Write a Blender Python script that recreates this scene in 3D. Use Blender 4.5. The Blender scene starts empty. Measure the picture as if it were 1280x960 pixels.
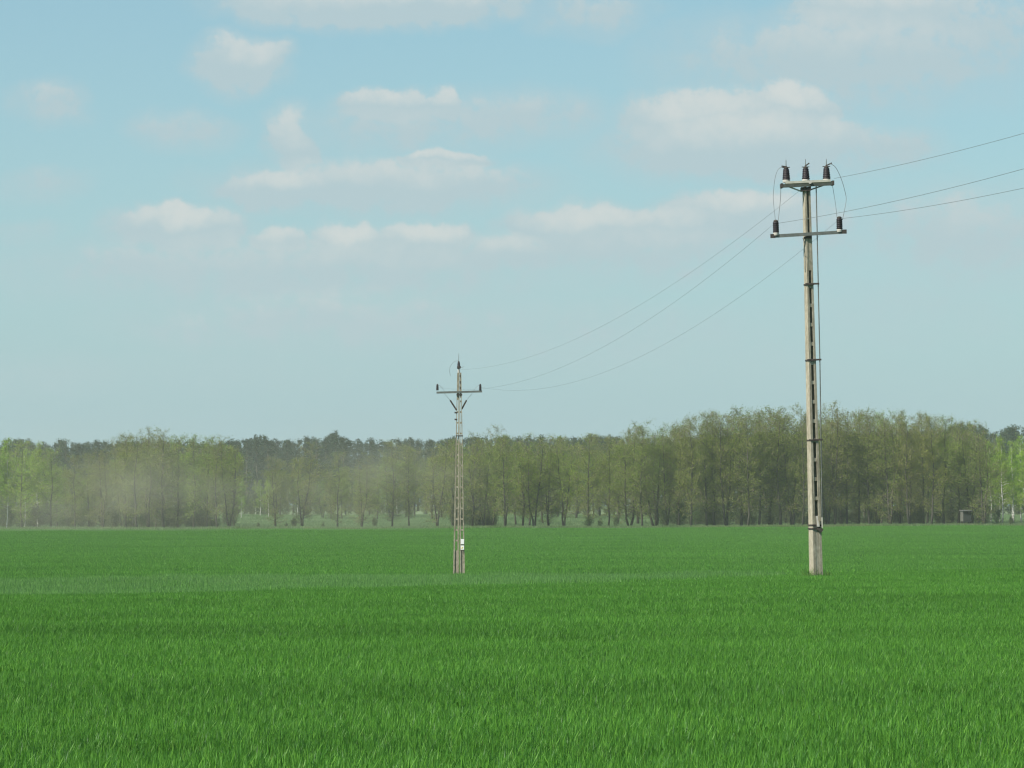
import bpy, bmesh, math, random
import numpy as np
from mathutils import Vector, Matrix

random.seed(7)
rng = np.random.default_rng(11)
scene = bpy.context.scene
COL = scene.collection

# ------------------------------------------------------------------ camera
F = 4900.0                                   # focal length in photo pixels (1280 wide)
CAMZ = 1.75
PITCH = math.atan((640 - 480) / F)
cam_d = bpy.data.cameras.new('camera')
cam_d.sensor_width = 36.0
cam_d.lens = F / 1280 * 36.0
cam_d.clip_start = 0.5
cam_d.clip_end = 20000
cam = bpy.data.objects.new('camera', cam_d)
COL.objects.link(cam)
cam.location = (0, 0, CAMZ)
cam.rotation_euler = (math.pi / 2 + PITCH, 0, 0)
scene.camera = cam

# ------------------------------------------------------------------ sun and sky
SUN_EL = math.radians(47)
SUN_AZ = math.radians(-124)                  # clockwise from +Y (view direction): left and behind the camera
sd = Vector((math.sin(SUN_AZ) * math.cos(SUN_EL), math.cos(SUN_AZ) * math.cos(SUN_EL), math.sin(SUN_EL)))
sun_d = bpy.data.lights.new('sun', 'SUN')
sun_d.energy = 5.0
sun_d.angle = math.radians(0.6)
sun_d.color = (1.0, 0.95, 0.86)
sun = bpy.data.objects.new('sun', sun_d)
COL.objects.link(sun)
sun.rotation_euler = sd.to_track_quat('Z', 'Y').to_euler()
sun.location = (-40, -30, 60)

SKY_STRENGTH = 0.067
world = bpy.data.worlds.new('World')
scene.world = world
world.use_nodes = True


def build_world():
    nt = world.node_tree
    N, L = nt.nodes, nt.links
    for n in list(N):
        N.remove(n)

    def nd(t, **k):
        n = N.new(t)
        for a, b in k.items():
            setattr(n, a, b)
        return n

    def mth(op, a, b=None, clamp=False):
        n = nd('ShaderNodeMath', operation=op, use_clamp=clamp)
        for i, v in enumerate((a, b)):
            if v is None:
                continue
            if isinstance(v, (int, float)):
                n.inputs[i].default_value = v
            else:
                L.new(v, n.inputs[i])
        return n.outputs[0]

    def vm(op, a, b):
        n = nd('ShaderNodeVectorMath', operation=op)
        for i, v in enumerate((a, b)):
            if isinstance(v, (tuple, list)):
                n.inputs[i].default_value = v
            elif v is not None:
                L.new(v, n.inputs[i])
        return n

    out = nd('ShaderNodeOutputWorld')
    bg = nd('ShaderNodeBackground')
    bg.inputs['Strength'].default_value = SKY_STRENGTH
    L.new(bg.outputs[0], out.inputs[0])
    sky = nd('ShaderNodeTexSky', sky_type='NISHITA')
    sky.sun_disc = False
    sky.sun_elevation = SUN_EL
    sky.sun_rotation = SUN_AZ
    sky.altitude = 100
    sky.air_density = 1.0
    sky.dust_density = 0.4
    sky.ozone_density = 1.6
    tc = nd('ShaderNodeTexCoord')
    sep = nd('ShaderNodeSeparateXYZ')
    L.new(tc.outputs['Generated'], sep.inputs[0])
    x, y, z = sep.outputs
    az = mth('ARCTAN2', x, y)
    el = mth('ARCSINE', z)
    # cloud coordinates: hundreds of photo pixels, u to the right, v upwards
    u = mth('MULTIPLY', az, F / 100)
    v = mth('MULTIPLY', el, F / 100)
    comb = nd('ShaderNodeCombineXYZ')
    L.new(u, comb.inputs[0]); L.new(v, comb.inputs[1])
    P = comb.outputs[0]

    def noise(vec, scale, detail, rough=0.55, dist=0.0):
        n = nd('ShaderNodeTexNoise')
        n.inputs['Scale'].default_value = scale
        n.inputs['Detail'].default_value = detail
        n.inputs['Roughness'].default_value = rough
        n.inputs['Distortion'].default_value = dist
        L.new(vec, n.inputs['Vector'])
        return n
    # domain warp
    w1 = noise(P, 1.3, 5, 0.62)
    wv = vm('SUBTRACT', w1.outputs['Color'], (0.5, 0.5, 0.5))
    wv = vm('MULTIPLY', wv.outputs[0], (0.95, 0.5, 0.0))
    Pw = vm('ADD', P, wv.outputs[0]).outputs[0]
    # clouds: photo px centre, half sizes, strength
    clouds = [(297, 74, 62, 32, .86), (66, 128, 50, 24, .62), (228, 162, 72, 22, .60),
              (470, 2, 200, 24, .90), (740, 10, 80, 28, .58), (362, 182, 34, 44, .80), (352, 236, 78, 26, .90),
              (486, 131, 66, 17, .90), (554, 131, 32, 20, .95), (640, 142, 130, 32, .60), (500, 160, 150, 30, .55),
              (548, 199, 58, 12, .95), (470, 230, 210, 32, .76), (590, 226, 80, 22, .72),
              (226, 284, 88, 26, .96), (345, 300, 44, 14, .85), (438, 304, 62, 26, .95), (524, 300, 66, 25, .98),
              (630, 318, 80, 26, .74), (380, 334, 380, 44, .62), (170, 330, 150, 28, .58),
              (880, 152, 110, 42, .95), (985, 138, 66, 28, 1.05), (940, 180, 190, 38, .85), (1100, 182, 80, 30, .62),
              (735, 284, 110, 30, .92), (930, 264, 110, 26, .92), (830, 282, 110, 26, .80), (800, 312, 200, 34, .58), (1010, 290, 120, 40, .55),
              (1060, 70, 240, 60, .66), (1110, 14, 140, 28, .82), (1230, 34, 120, 44, .60),
              (420, 396, 280, 36, .58), (240, 408, 80, 24, .56), (56, 232, 56, 18, .50), (40, 290, 40, 14, .46),
              (1210, 290, 150, 64, .62), (700, 412, 300, 42, .46), (1120, 380, 160, 40, .40), (70, 468, 110, 26, .34), (300, 452, 160, 30, .30), (900, 440, 200, 34, .30)]
    acc = None
    topl = None
    for cx, cy, rx, ry, st in clouds:
        a = math.atan((cx - 640) / F) * F / 100
        b = math.atan((640 - cy) / F) * F / 100
        d = vm('SUBTRACT', Pw, (a, b, 0))
        d = vm('MULTIPLY', d.outputs[0], (100 / rx, 100 / ry, 0))
        # crisp domed tops, bases that trail off downwards
        sp = nd('ShaderNodeSeparateXYZ'); L.new(d.outputs[0], sp.inputs[0])
        dv = mth('MAXIMUM', sp.outputs[1], mth('MULTIPLY', sp.outputs[1], 0.78))
        q = mth('ADD', mth('MULTIPLY', sp.outputs[0], sp.outputs[0]), mth('MULTIPLY', dv, dv))
        m = mth('SUBTRACT', 1.0, mth('MULTIPLY', q, 0.5), True)
        m = mth('MULTIPLY', m, st)
        tp = mth('MULTIPLY', m, mth('ADD', mth('MULTIPLY', sp.outputs[1], .55), .45, True))
        acc = m if acc is None else mth('MAXIMUM', acc, m)
        topl = tp if topl is None else mth('MAXIMUM', topl, tp)
    # the same kind of scattered cloud goes on over the rest of the sky
    vs = vm('MULTIPLY', P, (0.30, 0.75, 1.0)).outputs[0]
    g = noise(vs, 0.55, 6, 0.6, 0.3).outputs['Fac']
    gm = nd('ShaderNodeMapRange'); gm.inputs[1].default_value = .50; gm.inputs[2].default_value = .78
    L.new(g, gm.inputs[0])
    # it blends in round the part of the sky where the listed clouds stand
    def soft(val, lo, hi):
        r = nd('ShaderNodeMapRange', interpolation_type='SMOOTHSTEP')
        r.inputs[1].default_value = lo; r.inputs[2].default_value = hi
        r.inputs[3].default_value = 1; r.inputs[4].default_value = 0
        L.new(val, r.inputs[0])
        return r.outputs[0]
    inside = mth('MULTIPLY', soft(mth('ABSOLUTE', az), .135, .24), soft(el, .135, .24))
    gen = mth('MULTIPLY', gm.outputs[0], mth('SUBTRACT', 1.0, inside))
    gen = mth('MULTIPLY', gen, 0.75)
    acc = mth('MAXIMUM', acc, gen)
    fb = noise(P, 2.8, 8, 0.66).outputs['Fac']
    fb = mth('MULTIPLY', mth('SUBTRACT', fb, 0.5), 0.75)
    dens = mth('ADD', acc, mth('MULTIPLY', fb, mth('MULTIPLY', acc, 2.0)))
    mr = nd('ShaderNodeMapRange', interpolation_type='SMOOTHSTEP')
    mr.inputs[1].default_value = 0.0; mr.inputs[2].default_value = 0.68
    L.new(dens, mr.inputs[0])
    edge = nd('ShaderNodeMapRange', interpolation_type='SMOOTHSTEP')
    edge.inputs[1].default_value = 0.42; edge.inputs[2].default_value = 0.60
    L.new(dens, edge.inputs[0])
    cov = mth('ADD', mth('MULTIPLY', mr.outputs[0], .60), mth('MULTIPLY', edge.outputs[0], .36), True)
    lit = nd('ShaderNodeMapRange', interpolation_type='SMOOTHSTEP')
    lit.inputs[1].default_value = 0.22; lit.inputs[2].default_value = 0.72
    L.new(mth('ADD', topl, mth('MULTIPLY', fb, mth('MULTIPLY', topl, 1.2))), lit.inputs[0])
    ccol = nd('ShaderNodeMix', data_type='RGBA')
    ccol.inputs['A'].default_value = (4.65, 5.9, 6.35, 1)
    ccol.inputs['B'].default_value = (6.6, 6.95, 6.85, 1)
    L.new(lit.outputs[0], ccol.inputs['Factor'])
    # pale veil of moist air low over the horizon, the same all round
    veil = mth('MULTIPLY', mth('EXPONENT', mth('MULTIPLY', mth('MAXIMUM', el, 0.0), -1 / math.radians(5.5))), 0.92)
    tint = nd('ShaderNodeMix', data_type='RGBA', blend_type='MULTIPLY')
    tint.inputs['Factor'].default_value = 1
    L.new(sky.outputs[0], tint.inputs['A'])
    tint.inputs['B'].default_value = SKY_TINT
    vx = nd('ShaderNodeMix', data_type='RGBA')
    L.new(veil, vx.inputs['Factor'])
    L.new(tint.outputs['Result'], vx.inputs['A'])
    vx.inputs['B'].default_value = (3.0, 4.7, 6.3, 1)
    mx = nd('ShaderNodeMix', data_type='RGBA')
    L.new(mth('MULTIPLY', cov, 0.95), mx.inputs['Factor'])
    L.new(vx.outputs['Result'], mx.inputs['A'])
    L.new(ccol.outputs['Result'], mx.inputs['B'])
    L.new(mx.outputs['Result'], bg.inputs['Color'])


SKY_TINT = (.97, 1.19, 1.10, 1)
build_world()
world.cycles.sampling_method = 'MANUAL'
world.cycles.sample_map_resolution = 512

scene.view_settings.view_transform = 'Standard'
scene.view_settings.look = 'None'
scene.view_settings.gamma = 1
scene.view_settings.exposure = 0.58
scene.cycles.use_denoising = True
scene.cycles.filter_width = 1.25
scene.cycles.max_bounces = 8
scene.cycles.transparent_max_bounces = 8
scene.cycles.volume_bounces = 1
scene.cycles.volume_step_rate = 4.0
HAZE = 0.00020


# ------------------------------------------------------------------ helpers
def at(px, py, Y):
    """world point seen at photo pixel (px, py) at depth Y"""
    dx = (px - 640) / F
    dz = (480 - py) / F
    c, s = math.cos(PITCH), math.sin(PITCH)
    ry = c - s * dz
    rz = s + c * dz
    k = Y / ry
    return Vector((dx * k, Y, CAMZ + rz * k))


def tag(o, label=None, cat=None, group=None, kind=None):
    if label: o['label'] = label
    if cat: o['category'] = cat
    if group: o['group'] = group
    if kind: o['kind'] = kind
    return o


def link(o, parent=None):
    COL.objects.link(o)
    if parent is not None:
        o.parent = parent
    return o


def empty(name, loc, rz=0):
    o = bpy.data.objects.new(name, None)
    o.location = loc
    o.rotation_euler = (0, 0, rz)
    o.empty_display_size = 0.3
    return link(o)


class MB:
    """collects shapes into one mesh"""
    def __init__(self):
        self.v, self.f = [], []

    def box(self, c, s, rot=None):
        R = rot if rot is not None else Matrix.Identity(3)
        b = len(self.v)
        for i in (-1, 1):
            for j in (-1, 1):
                for k in (-1, 1):
                    p = R @ Vector((i * s[0] / 2, j * s[1] / 2, k * s[2] / 2))
                    self.v.append((c[0] + p[0], c[1] + p[1], c[2] + p[2]))
        for q in ((0, 1, 3, 2), (4, 6, 7, 5), (0, 4, 5, 1), (2, 3, 7, 6), (0, 2, 6, 4), (1, 5, 7, 3)):
            self.f.append([b + t for t in q])

    def frustum(self, x0, x1, y0, y1, z0, X0, X1, Y0, Y1, z1):
        b = len(self.v)
        for (a, c, d, e, z) in ((x0, x1, y0, y1, z0), (X0, X1, Y0, Y1, z1)):
            self.v += [(a, d, z), (c, d, z), (c, e, z), (a, e, z)]
        self.f += [[b + 3, b + 2, b + 1, b], [b + 4, b + 5, b + 6, b + 7]]
        for i in range(4):
            j = (i + 1) % 4
            self.f.append([b + i, b + j, b + 4 + j, b + 4 + i])

    def bar(self, a, b, w, h):
        a, b = Vector(a), Vector(b)
        d = b - a
        R = d.to_track_quat('X', 'Z').to_matrix()
        self.box((a + b) / 2, (d.length, w, h), R)

    def tube(self, pts, rad, n=6, cap=True):
        pts = [Vector(p) for p in pts]
        if isinstance(rad, (int, float)):
            rad = [rad] * len(pts)
        b = len(self.v)
        ref = None
        for i, p in enumerate(pts):
            d = (pts[min(i + 1, len(pts) - 1)] - pts[max(i - 1, 0)])
            if d.length < 1e-9:
                d = Vector((0, 0, 1))
            d.normalize()
            if ref is None:
                ref = Vector((1, 0, 0)) if abs(d.x) < 0.9 else Vector((0, 1, 0))
            s = d.cross(ref).normalized()
            t = s.cross(d).normalized()
            ref = t
            for k in range(n):
                a = 2 * math.pi * k / n
                self.v.append(tuple(p + (s * math.cos(a) + t * math.sin(a)) * rad[i]))
        for i in range(len(pts) - 1):
            for k in range(n):
                k2 = (k + 1) % n
                self.f.append([b + i * n + k, b + i * n + k2, b + (i + 1) * n + k2, b + (i + 1) * n + k])
        if cap:
            self.f.append([b + k for k in range(n)][::-1])
            e = b + (len(pts) - 1) * n
            self.f.append([e + k for k in range(n)])

    def lathe(self, prof, c, n=14):
        """prof: list of (radius, z)"""
        b = len(self.v)
        for r, z in prof:
            for k in range(n):
                a = 2 * math.pi * k / n
                self.v.append((c[0] + r * math.cos(a), c[1] + r * math.sin(a), c[2] + z))
        for i in range(len(prof) - 1):
            for k in range(n):
                k2 = (k + 1) % n
                self.f.append([b + i * n + k, b + i * n + k2, b + (i + 1) * n + k2, b + (i + 1) * n + k])
        self.f.append([b + k for k in range(n)][::-1])
        e = b + (len(prof) - 1) * n
        self.f.append([e + k for k in range(n)])

    def mesh(self, name, mat, smooth=False):
        me = bpy.data.meshes.new(name)
        me.from_pydata(self.v, [], self.f)
        if mat:
            me.materials.append(mat)
        if smooth:
            me.polygons.foreach_set('use_smooth', [True] * len(me.polygons))
        me.update()
        return me

    def build(self, name, mat, parent=None, smooth=False):
        o = bpy.data.objects.new(name, self.mesh(name, mat, smooth))
        return link(o, parent)


# ------------------------------------------------------------------ materials
def new_mat(name):
    m = bpy.data.materials.new(name)
    m.use_nodes = True
    nt = m.node_tree
    for n in list(nt.nodes):
        nt.nodes.remove(n)
    out = nt.nodes.new('ShaderNodeOutputMaterial')
    return m, nt, out


def ramp(nt, stops):
    r = nt.nodes.new('ShaderNodeValToRGB')
    e = r.color_ramp.elements
    while len(e) < len(stops):
        e.new(0.5)
    for i, (p, c) in enumerate(stops):
        e[i].position = p
        e[i].color = (*c, 1)
    return r


def simple(name, c1, c2, scale, rough=0.8, metal=0.0, bump=0.0, coord='Object', detail=6, stretch=None, spec=0.3):
    m, nt, out = new_mat(name)
    N, L = nt.nodes, nt.links
    b = N.new('ShaderNodeBsdfPrincipled')
    b.inputs['Roughness'].default_value = rough
    b.inputs['Metallic'].default_value = metal
    b.inputs['Specular IOR Level'].default_value = spec
    tc = N.new('ShaderNodeTexCoord')
    vec = tc.outputs[coord]
    if stretch:
        mp = N.new('ShaderNodeMapping')
        mp.inputs['Scale'].default_value = stretch
        L.new(vec, mp.inputs[0]); vec = mp.outputs[0]
    n = N.new('ShaderNodeTexNoise')
    n.inputs['Scale'].default_value = scale
    n.inputs['Detail'].default_value = detail
    n.inputs['Roughness'].default_value = 0.65
    L.new(vec, n.inputs['Vector'])
    r = ramp(nt, [(0.3, c1), (0.7, c2)])
    L.new(n.outputs['Fac'], r.inputs[0])
    L.new(r.outputs[0], b.inputs['Base Color'])
    if bump:
        bp = N.new('ShaderNodeBump')
        bp.inputs['Strength'].default_value = bump
        bp.inputs['Distance'].default_value = 0.01
        L.new(n.outputs['Fac'], bp.inputs['Height'])
        L.new(bp.outputs[0], b.inputs['Normal'])
    L.new(b.outputs[0], out.inputs[0])
    return m


M = {}


def concrete_mat(name, c1, c2):
    m, nt, out = new_mat(name)
    N, L = nt.nodes, nt.links
    p = N.new('ShaderNodeBsdfPrincipled'); p.inputs['Roughness'].default_value = .92
    p.inputs['Specular IOR Level'].default_value = .2
    tc = N.new('ShaderNodeTexCoord')

    def noise(scale, stretch, detail):
        mp = N.new('ShaderNodeMapping'); mp.inputs['Scale'].default_value = stretch
        n = N.new('ShaderNodeTexNoise'); n.inputs['Scale'].default_value = scale; n.inputs['Detail'].default_value = detail
        n.inputs['Roughness'].default_value = .68
        L.new(tc.outputs['Object'], mp.inputs[0]); L.new(mp.outputs[0], n.inputs['Vector'])
        return n.outputs['Fac']
    fine = noise(7, (2, 2, 1), 8)
    streak = noise(3, (5, 5, .45), 6)
    r = ramp(nt, [(.28, c1), (.72, c2)])
    L.new(fine, r.inputs[0])
    r2 = ramp(nt, [(.34, (.50, .46, .40)), (.52, (1, 1, 1))])
    L.new(streak, r2.inputs[0])
    mx = N.new('ShaderNodeMix'); mx.data_type = 'RGBA'; mx.blend_type = 'MULTIPLY'; mx.inputs['Factor'].default_value = .8
    L.new(r.outputs[0], mx.inputs['A']); L.new(r2.outputs[0], mx.inputs['B'])
    L.new(mx.outputs['Result'], p.inputs['Base Color'])
    bp = N.new('ShaderNodeBump'); bp.inputs['Strength'].default_value = .5; bp.inputs['Distance'].default_value = .012
    L.new(fine, bp.inputs['Height']); L.new(bp.outputs[0], p.inputs['Normal'])
    L.new(p.outputs[0], out.inputs[0])
    return m


M['concrete'] = concrete_mat('weathered_concrete', (.235, .212, .155), (.46, .42, .325))
M['old_concrete'] = concrete_mat('dark_weathered_concrete', (.185, .17, .122), (.40, .37, .28))
M['steel'] = simple('dull_galvanised_steel', (.11, .12, .11), (.20, .21, .19), 9, .6, .5, stretch=(1, 1, 1))
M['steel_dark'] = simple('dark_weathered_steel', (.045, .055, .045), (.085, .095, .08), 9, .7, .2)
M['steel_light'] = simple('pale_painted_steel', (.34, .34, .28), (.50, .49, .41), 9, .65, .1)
M['rust'] = simple('dark_rusty_steel', (.035, .032, .03), (.075, .06, .05), 12, .8, .2)
M['porcelain'] = simple('dark_brown_porcelain', (.012, .009, .012), (.022, .016, .020), 8, .5, spec=.25)
M['cap'] = simple('pale_cement_cap', (.36, .34, .30), (.50, .48, .43), 9, .8)
M['white'] = simple('white_enamel', (.74, .75, .72), (.82, .82, .78), 6, .45)
M['yellow'] = simple('faded_yellow_paint', (.55, .46, .12), (.66, .56, .18), 20, .6)
M['wire'] = simple('weathered_aluminium_wire', (.16, .17, .17), (.24, .25, .25), 4, .55, .6)
M['board'] = simple('grey_weathered_boards', (.028, .032, .03), (.055, .058, .053), 6, .9, stretch=(1, 1, 6))
M['board_lit'] = simple('sunlit_weathered_boards', (.085, .087, .075), (.13, .128, .11), 6, .9, stretch=(1, 1, 6))  # left-side boards lightened; the sun on them is put into the colour
M['felt'] = simple('grey_roofing_felt', (.08, .082, .078), (.13, .13, .12), 4, .9)
M['twig'] = simple('pale_twigs', (.14, .122, .070), (.21, .19, .115), 1.5, .9)
M['bark'] = simple('grey_brown_bark', (.06, .053, .040), (.125, .11, .085), 2.5, .95, stretch=(3, 3, .6))
M['dark_bark'] = simple('dark_alder_bark', (.036, .034, .026), (.085, .076, .06), 2.5, .95, stretch=(3, 3, .6))


def birch_mat():
    m, nt, out = new_mat('white_birch_bark')
    N, L = nt.nodes, nt.links
    b = N.new('ShaderNodeBsdfPrincipled'); b.inputs['Roughness'].default_value = .8
    tc = N.new('ShaderNodeTexCoord')
    mp = N.new('ShaderNodeMapping'); mp.inputs['Scale'].default_value = (2, 2, 5)
    n = N.new('ShaderNodeTexNoise'); n.inputs['Scale'].default_value = 1.5; n.inputs['Detail'].default_value = 4
    L.new(tc.outputs['Object'], mp.inputs[0]); L.new(mp.outputs[0], n.inputs['Vector'])
    r = ramp(nt, [(.38, (.05, .05, .045)), (.47, (.62, .60, .54))])
    L.new(n.outputs['Fac'], r.inputs[0]); L.new(r.outputs[0], b.inputs['Base Color'])
    L.new(b.outputs[0], out.inputs[0])
    return m


M['birch'] = birch_mat()


def foliage_mat(name, c1, c2, transl=0.3, objcol=True, scale=0.6, coord='world'):
    """leaf colour: clump-sized variation, times the tree's own tint"""
    m, nt, out = new_mat(name)
    N, L = nt.nodes, nt.links
    geo = N.new('ShaderNodeNewGeometry')
    n = N.new('ShaderNodeTexNoise'); n.inputs['Scale'].default_value = scale; n.inputs['Detail'].default_value = 5
    L.new(geo.outputs['Position'], n.inputs['Vector'])
    r = ramp(nt, [(.32, c1), (.68, c2)])
    L.new(n.outputs['Fac'], r.inputs[0])
    col = r.outputs[0]
    if objcol:
        oi = N.new('ShaderNodeObjectInfo')
        mx = N.new('ShaderNodeMix'); mx.data_type = 'RGBA'; mx.blend_type = 'MULTIPLY'
        mx.inputs['Factor'].default_value = 1
        L.new(col, mx.inputs['A']); L.new(oi.outputs['Color'], mx.inputs['B'])
        col = mx.outputs['Result']
    d = N.new('ShaderNodeBsdfPrincipled'); d.inputs['Roughness'].default_value = .65
    d.inputs['Specular IOR Level'].default_value = .25
    t = N.new('ShaderNodeBsdfTranslucent')
    ms = N.new('ShaderNodeMixShader'); ms.inputs[0].default_value = transl
    L.new(col, d.inputs['Base Color']); L.new(col, t.inputs['Color'])
    L.new(d.outputs[0], ms.inputs[1]); L.new(t.outputs[0], ms.inputs[2])
    L.new(ms.outputs[0], out.inputs[0])
    return m


M['leaf'] = foliage_mat('young_leaves', (.135, .178, .032), (.215, .258, .052), .42)
M['needle'] = foliage_mat('pine_needles', (.018, .036, .022), (.040, .066, .036), .12)
M['bush'] = foliage_mat('shrub_leaves', (.055, .085, .035), (.10, .135, .055), .3)


def crop_mat(name, c1, c2, transl=.32):
    m, nt, out = new_mat(name)
    N, L = nt.nodes, nt.links
    geo = N.new('ShaderNodeNewGeometry')
    mp = N.new('ShaderNodeMapping'); mp.inputs['Scale'].default_value = (.05, .16, .05)
    L.new(geo.outputs['Position'], mp.inputs[0])
    n = N.new('ShaderNodeTexNoise'); n.inputs['Scale'].default_value = 1.0; n.inputs['Detail'].default_value = 6
    n.inputs['Roughness'].default_value = .6
    L.new(mp.outputs[0], n.inputs['Vector'])
    n2 = N.new('ShaderNodeTexWhiteNoise'); n2.noise_dimensions = '1D'
    L.new(geo.outputs['Random Per Island'], n2.inputs['W'])
    r = ramp(nt, [(.34, c1), (.64, c2)])
    L.new(n.outputs['Fac'], r.inputs[0])
    hs = N.new('ShaderNodeHueSaturation')
    mr = N.new('ShaderNodeMapRange'); mr.inputs[3].default_value = .52; mr.inputs[4].default_value = 1.6
    L.new(n2.outputs['Value'], mr.inputs[0]); L.new(mr.outputs[0], hs.inputs['Value'])
    mr2 = N.new('ShaderNodeMapRange'); mr2.inputs[3].default_value = .508; mr2.inputs[4].default_value = .475
    L.new(n2.outputs['Value'], mr2.inputs[0]); L.new(mr2.outputs[0], hs.inputs['Hue'])
    L.new(r.outputs[0], hs.inputs['Color'])
    # a few blades have yellowed
    gt = N.new('ShaderNodeMath'); gt.operation = 'GREATER_THAN'; gt.inputs[1].default_value = .995
    L.new(geo.outputs['Random Per Island'], gt.inputs[0])
    ym = N.new('ShaderNodeMix'); ym.data_type = 'RGBA'
    L.new(gt.outputs[0], ym.inputs['Factor']); L.new(hs.outputs[0], ym.inputs['A'])
    ym.inputs['B'].default_value = (.17, .26, .06, 1)
    col = ym.outputs['Result']
    d = N.new('ShaderNodeBsdfPrincipled'); d.inputs['Roughness'].default_value = .5
    d.inputs['Specular IOR Level'].default_value = .35
    t = N.new('ShaderNodeBsdfTranslucent')
    ms = N.new('ShaderNodeMixShader'); ms.inputs[0].default_value = transl
    L.new(col, d.inputs['Base Color']); L.new(col, t.inputs['Color'])
    L.new(d.outputs[0], ms.inputs[1]); L.new(t.outputs[0], ms.inputs[2])
    L.new(ms.outputs[0], out.inputs[0])
    return m


M['wheat'] = crop_mat('green_wheat_blades', (.050, .186, .018), (.073, .248, .027))
M['soil'] = simple('field_soil_under_crop', (.035, .080, .015), (.05, .11, .022), .35, .95, coord='Object', stretch=(1, 2.5, 1))
M['meadow'] = simple('rough_meadow_grass', (.095, .140, .060), (.165, .215, .110), .05, .95, coord='Object', stretch=(1, 2.5, 1))
M['meadow_blade'] = foliage_mat('rough_meadow_blades', (.12, .20, .075), (.19, .28, .125), .3, objcol=False, scale=.08)

# ------------------------------------------------------------------ terrain
CROP = 0.22
_Y = np.array([0, 25, 60, 80, 92, 105, 115, 130, 150, 185, 240, 300, 420, 530, 560, 620, 700, 800, 1000, 2200], float)
_pc = np.array([-1.5, -1.52, -1.56, -1.60, -1.63, -1.88, -2.15, -2.47, -2.70, -2.95, -3.08, -3.05, -2.75, -2.18, -2.25, -1.8, -.75, -.2, 1.0, 4.0])
_pl = np.array([-1.5, -1.52, -1.57, -1.64, -1.90, -2.25, -2.50, -2.85, -3.03, -3.02, -3.12, -3.12, -2.85, -2.36, -2.4, -1.9, -.75, -.2, 1.0, 4.0])
_pr = np.array([-1.5, -1.52, -1.55, -1.55, -1.55, -1.55, -1.60, -1.95, -2.32, -2.72, -2.92, -2.90, -2.5, -1.82, -1.9, -1.5, -.75, -.2, 1.0, 4.0])
_g = np.arange(-100, 2200, 1.0)
_k = np.exp(-0.5 * (np.arange(-12, 13) / 4.0) ** 2); _k /= _k.sum()


def _smooth(p):
    a = np.interp(_g, _Y, p)
    b = np.convolve(np.pad(a, 12, mode='edge'), _k, mode='valid')
    return b


_sc, _sl, _sr = _smooth(_pc), _smooth(_pl), _smooth(_pr)


def crop_top(x, y):
    x = np.asarray(x, float); y = np.asarray(y, float)
    c = np.interp(y, _g, _sc); l = np.interp(y, _g, _sl); r = np.interp(y, _g, _sr)
    w = 0.125 * np.maximum(y, 75)
    t = np.clip(x / w, -1.5, 1.5)
    a = np.clip(np.abs(t), 0, 1); a = a * a * (3 - 2 * a) * .6 + a * .4
    h = np.where(t < 0, c + (l - c) * a, c + (r - c) * a)
    bump = 0.03 * np.sin(x * .21 + y * .05 + 1) + 0.018 * np.sin(x * .5 - y * .09) + .012 * np.sin(y * .11 + x * .11)
    return CAMZ + h + bump * np.clip((y - 15) / 50, 0, 1)


def ground(x, y):
    return crop_top(x, y) - CROP


def sheet(name, xs, ys, mat, dz=0.0):
    X, Y = np.meshgrid(xs, ys)
    Z = ground(X, Y) + dz
    v = np.stack([X, Y, Z], -1).reshape(-1, 3)
    nx, ny = len(xs), len(ys)
    i = np.arange((ny - 1) * nx).reshape(ny - 1, nx)[:, :-1].ravel()
    f = np.stack([i, i + 1, i + nx + 1, i + nx], 1)
    me = bpy.data.meshes.new(name)
    me.from_pydata(v.tolist(), [], f.tolist())
    me.polygons.foreach_set('use_smooth', [True] * len(me.polygons))
    me.materials.append(mat)
    me.update()
    o = bpy.data.objects.new(name, me)
    return link(o)


FIELD_END = 528.0
xs = np.unique(np.concatenate([np.linspace(-900, -80, 30), np.arange(-80, 80.1, 2.0), np.linspace(80, 900, 30)]))
ys = np.concatenate([np.arange(-60, 140, 2.0), np.arange(140, FIELD_END - 1, 6.0), [FIELD_END]])
tag(sheet('field', xs, ys, M['soil']), 'green arable field rolling towards the wood', 'field', kind='structure')
ys2 = np.concatenate([np.arange(FIELD_END, 760, 6.0), np.linspace(760, 1800, 40)])
tag(sheet('meadow', xs, ys2, M['meadow']), 'pale green meadow strip beyond the field edge', 'meadow', kind='structure')


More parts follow.
